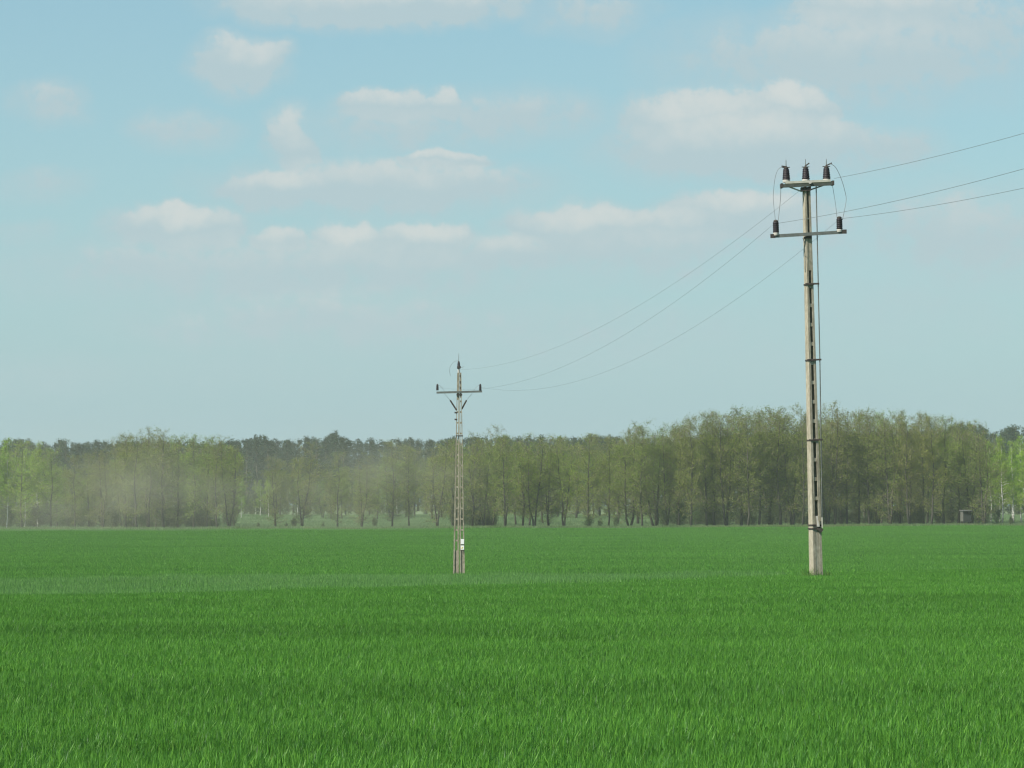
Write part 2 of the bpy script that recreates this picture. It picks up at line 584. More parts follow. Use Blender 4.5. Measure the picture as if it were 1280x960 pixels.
# ------------------------------------------------------------------ wheat (stuff)
def blade_patch(name, size, count, h, hv, w, mat, seed, seg=3, lean=.35):
    r = np.random.default_rng(seed)
    n = count
    bx = r.uniform(-size / 2, size / 2, n); by = r.uniform(-size / 2, size / 2, n)
    H = h * (1 + hv * r.normal(0, 1, n)).clip(.45, 1.6)
    W = w * r.uniform(.6, 1.3, n)
    face = r.uniform(0, 2 * math.pi, n)
    ld = r.uniform(0, 2 * math.pi, n)
    la = np.abs(r.normal(0, lean, n)) * H
    lx = np.cos(ld) * la + .03 * H; ly = np.sin(ld) * la
    cx, cy = np.cos(face), np.sin(face)
    V = []; Fc = []
    ts = np.linspace(0, 1, seg + 1)
    prof = {1: [1, 0], 2: [.8, 1, 0], 3: [.7, 1, .75, 0]}[seg]
    rows = []
    for t, p in zip(ts, prof):
        ox = bx + lx * t ** 1.9; oy = by + ly * t ** 1.9
        oz = H * (t - .18 * t ** 3 * (la / H))
        if p > 0:
            a = np.stack([ox - cx * W * p / 2, oy - cy * W * p / 2, oz], 1)
            b = np.stack([ox + cx * W * p / 2, oy + cy * W * p / 2, oz], 1)
            rows += [a, b]
        else:
            rows.append(np.stack([ox, oy, oz], 1))
    k = len(rows)
    v = np.stack(rows, 1).reshape(-1, 3)
    base = np.arange(n) * k
    faces = []
    for s in range(seg - 1):
        faces += np.stack([base + 2 * s, base + 2 * s + 1, base + 2 * s + 3, base + 2 * s + 2], 1).tolist()
    s = seg - 1
    faces += np.stack([base + 2 * s, base + 2 * s + 1, base + 2 * s + 2], 1).tolist()
    me = bpy.data.meshes.new(name)
    me.from_pydata(v.tolist(), [], faces)
    me.polygons.foreach_set('use_smooth', [True] * len(me.polygons))
    me.materials.append(mat)
    me.update()
    return bpy.data.objects.new(name, me)


def scatter(name, pts, rot, scl, idx, protos):
    coll = bpy.data.collections.new(name + '_tufts')
    for p in protos:
        coll.objects.link(p)
    me = bpy.data.meshes.new(name)
    me.from_pydata(pts.tolist(), [], [])
    for an, ty, arr in (('rot', 'FLOAT', rot), ('scl', 'FLOAT', scl), ('idx', 'INT', idx)):
        a = me.attributes.new(an, ty, 'POINT')
        a.data.foreach_set('value', arr.astype(np.float32 if ty == 'FLOAT' else np.int32))
    o = bpy.data.objects.new(name, me)
    link(o)
    ng = bpy.data.node_groups.new(name + '_scatter', 'GeometryNodeTree')
    ng.interface.new_socket('Geometry', in_out='INPUT', socket_type='NodeSocketGeometry')
    ng.interface.new_socket('Geometry', in_out='OUTPUT', socket_type='NodeSocketGeometry')
    N, L = ng.nodes, ng.links
    gi, go = N.new('NodeGroupInput'), N.new('NodeGroupOutput')
    ip = N.new('GeometryNodeInstanceOnPoints')
    ci = N.new('GeometryNodeCollectionInfo')
    ci.inputs['Collection'].default_value = coll
    ci.inputs['Separate Children'].default_value = True
    ci.inputs['Reset Children'].default_value = True

    def attr(n, t):
        a = N.new('GeometryNodeInputNamedAttribute'); a.data_type = t
        a.inputs['Name'].default_value = n
        return a.outputs['Attribute']
    cx = N.new('ShaderNodeCombineXYZ')
    L.new(attr('rot', 'FLOAT'), cx.inputs['Z'])
    L.new(gi.outputs[0], ip.inputs['Points'])
    L.new(ci.outputs[0], ip.inputs['Instance'])
    ip.inputs['Pick Instance'].default_value = True
    L.new(attr('idx', 'INT'), ip.inputs['Instance Index'])
    L.new(cx.outputs[0], ip.inputs['Rotation'])
    L.new(attr('scl', 'FLOAT'), ip.inputs['Scale'])
    L.new(ip.outputs[0], go.inputs[0])
    md = o.modifiers.new('scatter', 'NODES')
    md.node_group = ng
    return o


def field_points(y0, y1, step, half=0.142, pad=2.0):
    P = []
    y = y0
    while y < y1:
        hw = half * y + pad
        xx = np.arange(-hw, hw, step)
        xx = xx + rng.uniform(-.35, .35, len(xx)) * step
        yy = y + rng.uniform(-.35, .35, len(xx)) * step
        P.append(np.stack([xx, yy], 1))
        y += step
    return np.concatenate(P)


def vnoise(x, y, s, seed):
    """smooth value noise"""
    r = np.random.default_rng(seed)
    T = r.uniform(0, 1, (64, 64))
    a = (x * s) % 64; b = (y * s) % 64
    i, j = a.astype(int), b.astype(int)
    fa, fb = a - i, b - j
    fa = fa * fa * (3 - 2 * fa); fb = fb * fb * (3 - 2 * fb)
    i1, j1 = (i + 1) % 64, (j + 1) % 64
    return (T[i, j] * (1 - fa) + T[i1, j] * fa) * (1 - fb) + (T[i, j1] * (1 - fa) + T[i1, j1] * fa) * fb


# small hollows where the crop stands thin
HOLLOWS = []
for hpx, hpy, hr in ((20, 826, .45), (185, 924, .35), (330, 812, .4), (1150, 742, .8), (1195, 738, .7), (1030, 765, .8), (700, 790, .5), (560, 870, .35), (930, 905, .35),
                     (1180, 850, .45), (420, 775, .6), (860, 760, .7), (80, 765, .7), (250, 755, .7), (610, 760, .6), (760, 930, .3), (1060, 815, .4)):
    yy_ = 1.52 * F / (hpy - 640)
    HOLLOWS.append(((hpx - 640) / F * yy_, yy_, hr))


def crop(name, y0, y1, step, protos, label, thin=None, half=.142):
    p = field_points(y0, y1, step, half)
    keep = np.ones(len(p), bool)
    if thin is not None:
        keep = thin(p[:, 0], p[:, 1])
    p = p[keep]
    z = ground(p[:, 0], p[:, 1])
    nz = vnoise(p[:, 0] + 300, p[:, 1] * .6, .35, 5) * .6 + vnoise(p[:, 0] + 300, p[:, 1] * .4, .09, 6) * .4
    scl = .78 + .46 * nz
    for hx_, hy_, hr in HOLLOWS:
        dd = np.hypot((p[:, 0] - hx_) / hr, (p[:, 1] - hy_) / (hr * 1.6))
        scl = scl * (1 - .42 * np.exp(-dd * dd))
    rot = rng.uniform(-.5, .5, len(p))
    idx = rng.integers(0, len(protos), len(p))
    o = scatter(name, np.column_stack([p, z]), rot, scl, idx, protos)
    return tag(o, label, 'wheat', kind='stuff')


near = [blade_patch('wheat_tuft', .6, 1500, .150, .19, .0072, M['wheat'], 100 + i, lean=.30) for i in range(6)]
crop('wheat_crop', 20, 62, .5, near, 'tall green wheat blades in the foreground')
mid = [blade_patch('wheat_tuft', 1.2, 3900, .145, .20, .0088, M['wheat'], 200 + i, seg=2, lean=.30) for i in range(5)]
crop('wheat_crop', 62, 126, 1.0, mid, 'green wheat on the gentle rise before the two poles')
far = [blade_patch('wheat_tuft', 3.4, 2200, .27, .15, .035, M['wheat'], 300 + i, seg=1) for i in range(4)]
crop('wheat_crop', 126, FIELD_END - 1, 3.0, far, 'smooth green wheat running back to the wood', half=.138)
M['pale_wheat'] = crop_mat('pale_thin_wheat_blades', (.078, .215, .044), (.100, .258, .060))
pale = [blade_patch('wheat_tuft', 2.4, 1500, .30, .2, .026, M['pale_wheat'], 340 + i, seg=1) for i in range(3)]
crop('wheat_crop', 128, 186, 2.0, pale, 'paler strip of thinner wheat across the hollow left of the smaller pole', half=.138,
     thin=lambda x, y: (x < 16 + 4 * np.sin(y * .1)) & (y < 184 + 1.2 * np.sin(x * .4)) & (rng.random(len(x)) < np.clip((18 - x) / 14, 0, .9) * np.clip((187 - y) / 14, .1, 1)))
M['margin'] = foliage_mat('rough_margin_grass', (.085, .17, .04), (.17, .21, .08), .3, objcol=False, scale=.25)
mar = [blade_patch('margin_tuft', 2.2, 420, .38, .4, .05, M['margin'], 440 + i, seg=1) for i in range(3)]
o = crop('margin_grass', FIELD_END - 1.0, FIELD_END + 3.5, 1.6, mar, 'uneven rough grass along the far edge of the field', half=.138)
o['category'] = 'grass'
mea = [blade_patch('meadow_tuft', 6.5, 2600, .40, .3, .09, M['meadow_blade'], 400 + i, seg=1) for i in range(3)]
o = crop('meadow_grass', FIELD_END + 2, 715, 6.0, mea, 'pale rough grass between the trees and the back wood', half=.138)
o['category'] = 'grass'


# ------------------------------------------------------------------ trees
def arr_mesh(name, v, f, mats, mi=None):
    me = bpy.data.meshes.new(name)
    me.from_pydata(v, [], f)
    for m in mats:
        me.materials.append(m)
    if mi is not None:
        me.polygons.foreach_set('material_index', mi)
    me.update()
    return me


def leaf_quads(centers, size, r, flat=0.0, aspect=.75):
    n = len(centers)
    a = r.normal(0, 1, (n, 3)); a[:, 2] *= (1 - flat)
    a /= np.linalg.norm(a, axis=1)[:, None] + 1e-9
    b = r.normal(0, 1, (n, 3))
    b -= a * (a * b).sum(1)[:, None]
    b /= np.linalg.norm(b, axis=1)[:, None] + 1e-9
    s = (size * r.uniform(.55, 1.35, n))[:, None]
    c = np.asarray(centers)
    v = np.stack([c - a * s * .5, c + b * s * aspect * .5, c + a * s * .5, c - b * s * aspect * .5], 1).reshape(-1, 3)
    i = np.arange(n) * 4
    return v, np.stack([i, i + 1, i + 2, i + 3], 1)


def ribbon(mb_v, mb_f, p, q, w, r):
    d = q - p
    s = np.cross(d, r.normal(0, 1, 3)); s /= (np.linalg.norm(s) + 1e-9)
    b = len(mb_v)
    mb_v += [tuple(p - s * w / 2), tuple(p + s * w / 2), tuple(q)]
    mb_f.append([b, b + 1, b + 2])


def deciduous(kind, seed):
    """a 16 m tree: returns (trunk mesh, crown mesh). kind: alder, spread, birch"""
    r = np.random.default_rng(seed)
    H = 16.0
    cfg = dict(alder=dict(base=.13, rad=2.9, up=(.35, .95), nb=64, leaves=9500, ls=.13, r0=.17, multi=.25),
               spread=dict(base=.08, rad=3.7, up=(.2, .75), nb=64, leaves=11000, ls=.13, r0=.17, multi=.4),
               birch=dict(base=.22, rad=2.4, up=(.5, 1.1), nb=50, leaves=11000, ls=.14, r0=.12, multi=.0),
               bush=dict(base=.02, rad=5.5, up=(.4, 1.2), nb=40, leaves=6500, ls=.35, r0=.15, multi=1.0))[kind]
    tm = MB()
    tv, tf = [], []        # twig triangles
    cent = []
    stems = [(0.0, 0.0, 1.0)]
    if r.random() < cfg['multi']:
        a = r.uniform(0, 6.28)
        stems = [(math.cos(a) * .9, math.sin(a) * .9, 1.0), (-math.cos(a) * .8, -math.sin(a) * .8, r.uniform(.8, .95))]
    for (lx, ly, hs) in stems:
        hh = H * hs
        k = 9
        wob = np.cumsum(r.normal(0, .14, (k, 2)), 0)
        ts = np.linspace(0, 1, k)
        pts = [(lx * t ** .7 * 1.2 + wob[i, 0] * (t > 0), ly * t ** .7 * 1.2 + wob[i, 1] * (t > 0), hh * t - (.3 if i == 0 else 0)) for i, t in enumerate(ts)]
        rad = [cfg['r0'] * (1.25 if i == 0 else 1) * (1 - t) ** .85 + .012 for i, t in enumerate(ts)]
        tm.tube(pts, rad, 6)
        P = np.array(pts)
        nb = int(cfg['nb'] / len(stems) ** .6)
        for b in range(nb):
            t = cfg['base'] + (1 - cfg['base']) * (b + r.random()) / nb
            t = min(t, .985)
            p = np.array([np.interp(t, ts, P[:, c]) for c in range(3)])
            tt = (t - cfg['base']) / (1 - cfg['base'])
            prof = (.55 + .85 * tt - 1.12 * tt ** 3) if kind != 'birch' else (.75 + .5 * tt - 1.05 * tt ** 1.8)
            Ln = cfg['rad'] * max(prof, .16) * r.uniform(.6, 1.25)
            az = r.uniform(0, 2 * math.pi)
            up = r.uniform(*cfg['up']) * (.55 + .6 * tt)
            d = np.array([math.cos(az), math.sin(az), up]); d /= np.linalg.norm(d)
            br = max(.014, .055 * (1 - t) ** .6 * (Ln / cfg['rad'] + .3))
            m1 = p + d * Ln * .5 + r.normal(0, .10, 3)
            e = p + d * Ln + np.array([0, 0, (.10 if kind != 'birch' else -.12) * Ln]) + r.normal(0, .12, 3)
            tm.tube([p, m1, e], [br, br * .62, .008], 4, False)
            ns = int(5 + Ln * 2.0)
            for s in range(ns):
                u = r.uniform(.2, 1)
                q = (p + (m1 - p) * u * 2) if u < .5 else (m1 + (e - m1) * (u - .5) * 2)
                d2 = d * .6 + r.normal(0, .62, 3) + np.array([0, 0, .18 if kind != 'birch' else -.15])
                d2 /= np.linalg.norm(d2)
                l2 = Ln * r.uniform(.22, .5) + .15
                e2 = q + d2 * l2
                ribbon(tv, tf, q, e2, .034, r)
                for w in range(7):
                    qq = q + (e2 - q) * r.uniform(.2, 1)
                    d3 = d2 * .5 + r.normal(0, .6, 3)
                    e3 = qq + d3 / np.linalg.norm(d3) * r.uniform(.25, .6)
                    ribbon(tv, tf, qq, e3, .022, r)
                    cent.append(e3); cent.append((qq + e3) / 2)
                cent.append(e2)
    cent = np.array(cent)
    # clumps: some branch tips carry more leaf than others
    wgt = r.random(len(cent)) ** 2 + .12
    zz = cent[:, 2] / H
    wgt *= np.where(zz > .84, .38, np.where(zz < .38, .5, 1))
    pick = r.choice(len(cent), cfg['leaves'], p=wgt / wgt.sum())
    c = cent[pick] + r.normal(0, .16, (cfg['leaves'], 3))
    lv, lf = leaf_quads(c, np.full(cfg['leaves'], cfg['ls']), r)
    nv = len(tv)
    v = list(tv) + lv.tolist()
    f = list(tf) + (lf + nv).tolist()
    mi = [1] * len(tf) + [0] * len(lf)
    bark = {'birch': M['birch'], 'bush': M['bark'], 'alder': M['dark_bark'], 'spread': M['dark_bark']}[kind]
    trunk = tm.mesh(kind + '_trunk', bark, True)
    crown = arr_mesh(kind + '_crown', v, f, [M['bush'] if kind == 'bush' else M['leaf'], M['twig']], mi)
    return trunk, crown


def pine(kind, seed):
    r = np.random.default_rng(seed)
    H = 16.0
    tm = MB()
    k = 6
    wob = np.cumsum(r.normal(0, .07, (k, 2)), 0)
    ts = np.linspace(0, 1, k)
    pts = [(wob[i, 0], wob[i, 1], H * t - (.3 if i == 0 else 0)) for i, t in enumerate(ts)]
    tm.tube(pts, [.2 * (1 - t) + .02 for t in ts], 6)
    P = np.array(pts)
    cent = []; tv = []; tf = []
    base = .28 if kind == 'pine' else .10
    nb = 46
    for b in range(nb):
        t = base + (1 - base) * (b + r.random()) / nb
        tt = (t - base) / (1 - base)
        p = np.array([np.interp(t, ts, P[:, c]) for c in range(3)])
        if kind == 'pine':
            Ln = 2.5 * (.65 + .6 * tt - 1.1 * tt ** 2.6) * r.uniform(.5, 1.25)
            up = r.uniform(.1, .6)
        else:
            Ln = 2.3 * (1 - tt) ** .85 * r.uniform(.75, 1.15) + .15
            up = r.uniform(-.25, .15)
        az = r.uniform(0, 6.283)
        d = np.array([math.cos(az), math.sin(az), up]); d /= np.linalg.norm(d)
        e = p + d * Ln
        tm.tube([p, e], [.035, .008], 4, False)
        m = int(10 + Ln * 16)
        u = r.uniform(.25, 1.05, m)[:, None]
        cent.append(p + (e - p) * u + r.normal(0, .2 if kind == 'pine' else .13, (m, 3)))
    cent = np.concatenate(cent)
    c = np.repeat(cent, 3, 0) + r.normal(0, .12, (len(cent) * 3, 3))
    lv, lf = leaf_quads(c, np.full(len(c), .26), r, aspect=.5)
    return tm.mesh(kind + '_trunk', M['bark'], True), arr_mesh(kind + '_crown', lv.tolist(), lf.tolist(), [M['needle']])


PROTO = {}
for kd, cnt in (('alder', 7), ('spread', 5), ('birch', 3), ('bush', 3)):
    PROTO[kd] = [deciduous(kd, 1000 + 37 * i + len(kd) * 101) for i in range(cnt)]
PROTO['pine'] = [pine('pine', 51 + i) for i in range(4)]
PROTO['spruce'] = [pine('spruce', 81 + i) for i in range(2)]

NAME = dict(alder='alder_tree', spread='spreading_tree', birch='birch_tree', pine='pine_tree', spruce='spruce_tree', bush='shrub')


def tree(kind, px, top_y, Y, color, group, var=None, wide=1.0):
    X = (px - 640) / F * Y
    z = float(ground(X, Y))
    top = at(px, top_y, Y).z
    h = max(top - z, 1.0)
    s = h / 16.0
    root = empty(NAME[kind], (X, Y, z), random.uniform(0, 6.283))
    w = s * wide * random.uniform(.92, 1.12)
    root.scale = (w, w, s)
    tr, cr = PROTO[kind][random.randrange(len(PROTO[kind])) if var is None else var % len(PROTO[kind])]
    a = bpy.data.objects.new('stem' if kind == 'bush' else 'trunk', tr); link(a, root)
    b = bpy.data.objects.new('foliage' if kind == 'bush' else 'crown', cr); link(b, root)
    b.color = (*color, 1)
    root['group'] = group
    root['category'] = 'shrub' if kind == 'bush' else 'tree'
    return root


CONTOUR = [(-100, 552), (0, 552), (50, 553), (90, 570), (130, 560), (150, 548), (185, 541), (215, 541), (250, 549), (290, 548), (305, 572),
           (335, 575), (350, 560), (378, 556), (400, 566), (430, 570), (460, 566), (490, 556), (530, 552), (560, 548), (600, 545), (650, 545),
           (700, 545), (740, 546), (765, 545), (780, 536), (830, 530), (860, 524), (893, 518), (925, 515), (950, 514), (980, 512), (1010, 513),
           (1040, 512), (1080, 518), (1100, 515), (1130, 519), (1160, 520), (1190, 526), (1220, 532), (1240, 545), (1280, 548), (1400, 545)]
CX, CY = zip(*CONTOUR)


def contour(px):
    return float(np.interp(px, CX, CY))


OLIVE = (1.06, 1.10, .86)
BROWN = (1.0, .97, .80)
GREY = (1.10, 1.10, 1.0)
GREEN = (1.12, 1.36, .72)
LIME = (1.42, 1.80, .78)


def jit(c, a=.12):
    k = 1 + random.uniform(-a, a)
    return tuple(v * k * (1 + random.uniform(-.05, .05)) for v in c)


rows = {'front': [], 'second': [], 'back': [], 'skyline': []}
# front row: px of the trunk, kind, colour, height below the tree line (px)
front = [(8, 'birch', LIME, 0), (28, 'spread', LIME, 2), (48, 'birch', LIME, 2), (64, 'spread', GREEN, 4), (94, 'spread', GREY, 4), (112, 'alder', OLIVE, 6), (128, 'spread', GREY, 5),
         (158, 'alder', OLIVE, 0), (172, 'alder', OLIVE, 4), (186, 'alder', OLIVE, -1), (205, 'alder', OLIVE, 0), (222, 'spread', GREEN, 6), (242, 'alder', GREEN, 2),
         (258, 'alder', GREEN, 0), (272, 'alder', OLIVE, 6), (287, 'alder', GREEN, 0), (345, 'spread', GREY, 8), (378, 'spread', GREY, 0), (422, 'spread', GREY, 0), (452, 'spread', GREY, 4),
         (490, 'spread', OLIVE, 0), (512, 'alder', OLIVE, 8), (547, 'spread', OLIVE, 4), (566, 'alder', OLIVE, 6), (590, 'alder', OLIVE, 8), (605, 'alder', OLIVE, 0), (615, 'alder', GREEN, 6), (632, 'alder', OLIVE, 2),
         (653, 'alder', OLIVE, 0), (668, 'alder', GREEN, 6), (686, 'spread', OLIVE, 2), (705, 'alder', GREEN, 4), (737, 'spread', OLIVE, 0), (760, 'alder', OLIVE, 4), (787, 'spread', OLIVE, 0),
         (803, 'alder', OLIVE, 2), (818, 'spread', OLIVE, 4), (833, 'alder', OLIVE, 2), (848, 'alder', BROWN, 8), (864, 'alder', OLIVE, 0), (884, 'alder', OLIVE, 2), (893, 'alder', OLIVE, 0), (908, 'alder', BROWN, 6),
         (927, 'alder', OLIVE, 0), (934, 'alder', BROWN, 7), (948, 'alder', OLIVE, 2), (962, 'alder', OLIVE, 0), (975, 'alder', BROWN, 4), (990, 'alder', OLIVE, 0), (1003, 'alder', OLIVE, 6), (1034, 'alder', OLIVE, -2),
         (1043, 'alder', BROWN, 3), (1058, 'alder', OLIVE, 4), (1073, 'alder', OLIVE, 0), (1087, 'alder', BROWN, 4), (1097, 'alder', OLIVE, 0), (1112, 'spread', OLIVE, 6), (1124, 'alder', OLIVE, 0),
         (1137, 'alder', BROWN, 5), (1155, 'alder', OLIVE, 0), (1163, 'alder', BROWN, 4), (1180, 'alder', OLIVE, 0), (1197, 'alder', BROWN, 2), (1214, 'alder', OLIVE, 0), (1229, 'spread', OLIVE, 6), (1252, 'birch', LIME, 2),
         (1266, 'birch', LIME, 6), (1277, 'birch', LIME, 0), (-14, 'spread', LIME, 2), (1292, 'birch', LIME, 4)]
for px, kd, colr, dy in front:
    Y = random.uniform(531, 546)
    if kd == 'birch' and px > 1200:
        Y = random.uniform(570, 590)
    t = tree(kd, px, contour(px) + dy + random.uniform(-1.5, 1.5), Y, jit(colr), 'trees along the field edge')
    rows['front'].append((px, t, kd))

# second row a little behind, none in the open clearings
for px in np.arange(-20, 1300, 15.5):
    px = float(px + random.uniform(-5, 5))
    clearing = 300 < px < 345 or 350 < px < 555 or 690 < px < 770
    kd = random.choice(['alder', 'alder', 'spread'])
    if px < 70: kd, colr = random.choice([('birch', LIME), ('spread', GREEN)])
    elif 296 < px < 350: kd, colr = 'birch', LIME
    elif px < 560: colr = random.choice([GREY, OLIVE, GREEN])
    elif px < 780: colr = random.choice([OLIVE, GREEN, GREEN])
    elif px < 1235: colr = random.choice([OLIVE, OLIVE, BROWN, GREEN])
    else: kd, colr = 'birch', LIME
    Y = random.uniform(655, 700) if clearing else random.uniform(556, 610)
    low = 13 if (60 < px < 150 or 295 < px < 480) else 0
    t = tree(kd, px, contour(px) + low + random.uniform(3, 15), Y, jit(colr, .18), 'trees in the second row of the wood')
    rows['second'].append((px, t, kd))

# back wood beyond the clearings
for px in np.arange(-10, 1300, 21):
    px = float(px + random.uniform(-7, 7))
    kd = random.choice(['alder', 'spread', 'birch'])
    colr = random.choice([GREEN, OLIVE, OLIVE]) if kd != 'birch' else GREEN
    low = 13 if (60 < px < 150 or 295 < px < 480) else 0
    t = tree(kd, px, contour(px) + low + random.uniform(8, 22), random.uniform(705, 745), jit(colr, .18), 'trees of the back wood')
    rows['back'].append((px, t, kd))
# one sparse tall tree showing over the rest
t = tree('spread', 612, 535, 650, jit(GREY), 'trees in the second row of the wood', wide=.8); rows['second'].append((612, t, 'spread'))

SK = [(-60, 554), (0, 553), (12, 550), (30, 547), (45, 556), (62, 554), (80, 551), (100, 555), (122, 549), (135, 553), (160, 551), (240, 553), (265, 556), (300, 549), (315, 548), (327, 540), (340, 551), (365, 549), (380, 545),
      (398, 547), (418, 540), (430, 549), (440, 546), (460, 551), (490, 551), (512, 547), (540, 550), (560, 548), (640, 546), (700, 548), (755, 543), (790, 548), (1180, 536), (1215, 528), (1240, 537), (1255, 534), (1280, 533), (1340, 535)]
SX, SY = zip(*SK)
sky_px = [p for p in np.arange(-16, 780, 12.5)] + [p for p in np.arange(1196, 1300, 11)]
for px in sky_px:
    px = float(px + random.uniform(-3, 3))
    kd = random.choice(['pine', 'pine', 'spruce', 'pine'])
    t = tree(kd, px, float(np.interp(px, SX, SY)) + random.uniform(-2.0, 4.5), random.uniform(880, 960), jit((1, 1, 1), .15), 'dark conifers on the skyline', wide=1.45)
    rows['skyline'].append((px, t, kd))

# shrubs under the trees
shr = []
for px in list(np.arange(-6, 1296, 19)):
    px = float(px + random.uniform(-9, 9))
    hpx = random.uniform(12, 40)
    if 300 < px < 560 or 620 < px < 830:
        if random.random() < .6: continue
        hpx *= .45
    Y = random.uniform(533, 560)
    X = (px - 640) / F * Y
    by = 640 + (CAMZ - float(ground(X, Y))) / Y * F
    t = tree('bush', px, by - hpx, Y, jit((1.15, 1.05, .9) if random.random() < .6 else (.9, 1.1, .8), .2), 'shrubs along the field edge')
    shr.append((px, t, 'bush'))
Y = 534.0
t = tree('bush', 735, 646, Y, (.75, 1.0, .7), 'shrubs along the field edge', wide=1.5); shr.append((735, t, 'bush'))
rows['shrub'] = shr

# far pine wood and the undergrowth between the rows: masses nobody could count
def mass(name, kind, meshes, n, y0, y1, hfun, label, cat, color):
    prot = []
    for i, me in enumerate(meshes):
        p = bpy.data.objects.new(name + '_piece', me); p.color = (*color, 1); prot.append(p)
    Y = rng.uniform(y0, y1, n); px = rng.uniform(-60, 1340, n)
    X = (px - 640) / F * Y
    z = ground(X, Y)
    scl = np.array([hfun(a, b, c) for a, b, c in zip(px, Y, z)])
    ok = scl > .02
    o = scatter(name, np.column_stack([X, Y, z])[ok], rng.uniform(0, 6.28, n)[ok], scl[ok], rng.integers(0, len(meshes), n)[ok], prot)
    return tag(o, label, cat, kind='stuff')


mass('far_pine_wood', 'pine', [c for t, c in PROTO['pine'] + PROTO['spruce']], 760, 965, 1060,
     lambda a, b, c: (at(a, float(np.interp(a, SX, SY)) + random.uniform(1, 8), b).z - c) / 16.0,
     'dark far pine wood closing the view behind the trees', 'wood', (1, 1, 1))
mass('undergrowth', 'bush', [c for t, c in PROTO['bush']], 300, 712, 795,
     lambda a, b, c: random.uniform(.16, .36), 'low scrub under the back wood', 'scrub', (.9, .95, .8))
mass('undergrowth', 'bush', [c for t, c in PROTO['bush']], 520, 542, 625,
     lambda a, b, c: 0.0 if (300 < a < 560 or 620 < a < 830 or a > 1235) else random.uniform(.09, .23), 'low scrub between the trunks of the wood', 'scrub', (1.0, .95, .8))

ORD = ['first', 'second', 'third', 'fourth', 'fifth', 'sixth', 'seventh', 'eighth', 'ninth', 'tenth', 'eleventh', 'twelfth', 'thirteenth', 'fourteenth', 'fifteenth',
       'sixteenth', 'seventeenth', 'eighteenth', 'nineteenth', 'twentieth', 'twenty-first', 'twenty-second', 'twenty-third', 'twenty-fourth', 'twenty-fifth']
LAND = [(-30, 'left edge'), (574, 'smaller pole'), (1020, 'taller pole'), (1310, 'right edge')]
LOOK = {('front', 'alder'): 'slender olive tree', ('front', 'spread'): 'broad olive tree', ('front', 'birch'): 'lime green birch with pale trunk',
        ('second', 'alder'): 'slender olive tree', ('second', 'spread'): 'broad olive tree', ('second', 'birch'): 'bright green birch',
        ('back', 'alder'): 'hazy slender tree', ('back', 'spread'): 'hazy broad tree', ('back', 'birch'): 'hazy pale green birch',
        ('skyline', 'pine'): 'dark round-topped pine', ('skyline', 'spruce'): 'dark pointed spruce', ('shrub', 'bush'): 'low leafy shrub'}
WHERE = {'front': 'in the front row', 'second': 'in the second row', 'back': 'in the back wood', 'skyline': 'on the far skyline', 'shrub': 'under the front trees'}
for rw, lst in rows.items():
    lst.sort(key=lambda q: q[0])
    for i, (px, t, kd) in enumerate(lst):
        li = min(range(4), key=lambda k: abs(LAND[k][0] - px))
        lp, ln = LAND[li]
        same = [q[0] for q in lst]
        if px >= lp:
            rank = sum(1 for q in same if lp <= q <= px) - 1; side = 'right of'
        else:
            rank = sum(1 for q in same if px <= q < lp) - 1; side = 'left of'
        if 'edge' in ln: side = 'from'
        t['label'] = f"{LOOK[(rw, kd)]} {WHERE[rw]}, {ORD[min(rank, 24)]} {side} the {ln}"


# ------------------------------------------------------------------ poles
def ladder_shaft(H, w0, w1, d0, d1, zs0, zs1, pitch, rung, slot_frac=.40, groove=None, xo=None, web=.006):
    """tapered concrete shaft with a column of through slots between zs0 and zs1; groove=(z0,z1) open channel at the top"""
    mb = MB()
    W = lambda z: w0 + (w1 - w0) * z / H
    D = lambda z: d0 + (d1 - d0) * z / H
    X = xo if xo else (lambda z: 0.0)

    def seg(z0, z1, fx0, fx1, dd=0.0):
        a, b = W(z0) / 2, W(z1) / 2
        da, db = D(z0) / 2 - dd, D(z1) / 2 - dd
        mb.frustum(X(z0) + fx0 * a, X(z0) + fx1 * a, -da, da, z0, X(z1) + fx0 * b, X(z1) + fx1 * b, -db, db, z1)
    top = groove[1] if groove else H
    # side rails full height, solid web pieces between them set 6 mm back
    seg(-.35, top, -1, -slot_frac)
    seg(-.35, top, slot_frac, 1)
    e = 1e-3
    seg(-.35, zs0, -slot_frac + e, slot_frac - e, web)
    z = zs0 + pitch
    while z < zs1 - .05:
        seg(z - rung, z, -slot_frac + e, slot_frac - e, .012)
        z += pitch
    seg(zs1, groove[0] if groove else H, -slot_frac + e, slot_frac - e, .006)
    return mb


def insulator(parent, c, h, r0, r1, ribs=6, name='insulator', cap=True, top=0.0):
    """ribbed dark post insulator standing at c"""
    prof = []
    z = .0
    for i in range(ribs):
        t0 = i / ribs
        R = r0 + (r1 - r0) * t0
        dz = h / ribs
        prof += [(R * .86, z), (R, z + dz * .35), (R * .97, z + dz * .6), (R * .85, z + dz * .98)]
        z += dz
    prof.append((r1 * .55, h))
    m = MB(); m.lathe(prof, c, 14)
    o = m.build(name, M['porcelain'], parent, True)
    if cap:
        m = MB(); m.lathe([(r0 * .9, -.075), (r0 * .95, -.02), (r0 * .82, -.002)], c, 14)
        m.build('base_cap', M['cap'], o)
    m = MB(); m.lathe([(r1 * .75, h + .002), (r1 * .8, h + .035), (r1 * .4, h + .06)], c, 12)
    m.build('head_cap', M['rust'], o)
    if top:
        m = MB(); m.tube([(c[0], c[1], c[2] + h + .05), (c[0] + .004, c[1], c[2] + h + top)], [.016, .008], 6)
        m.build('pin', M['steel'], o)
    return o


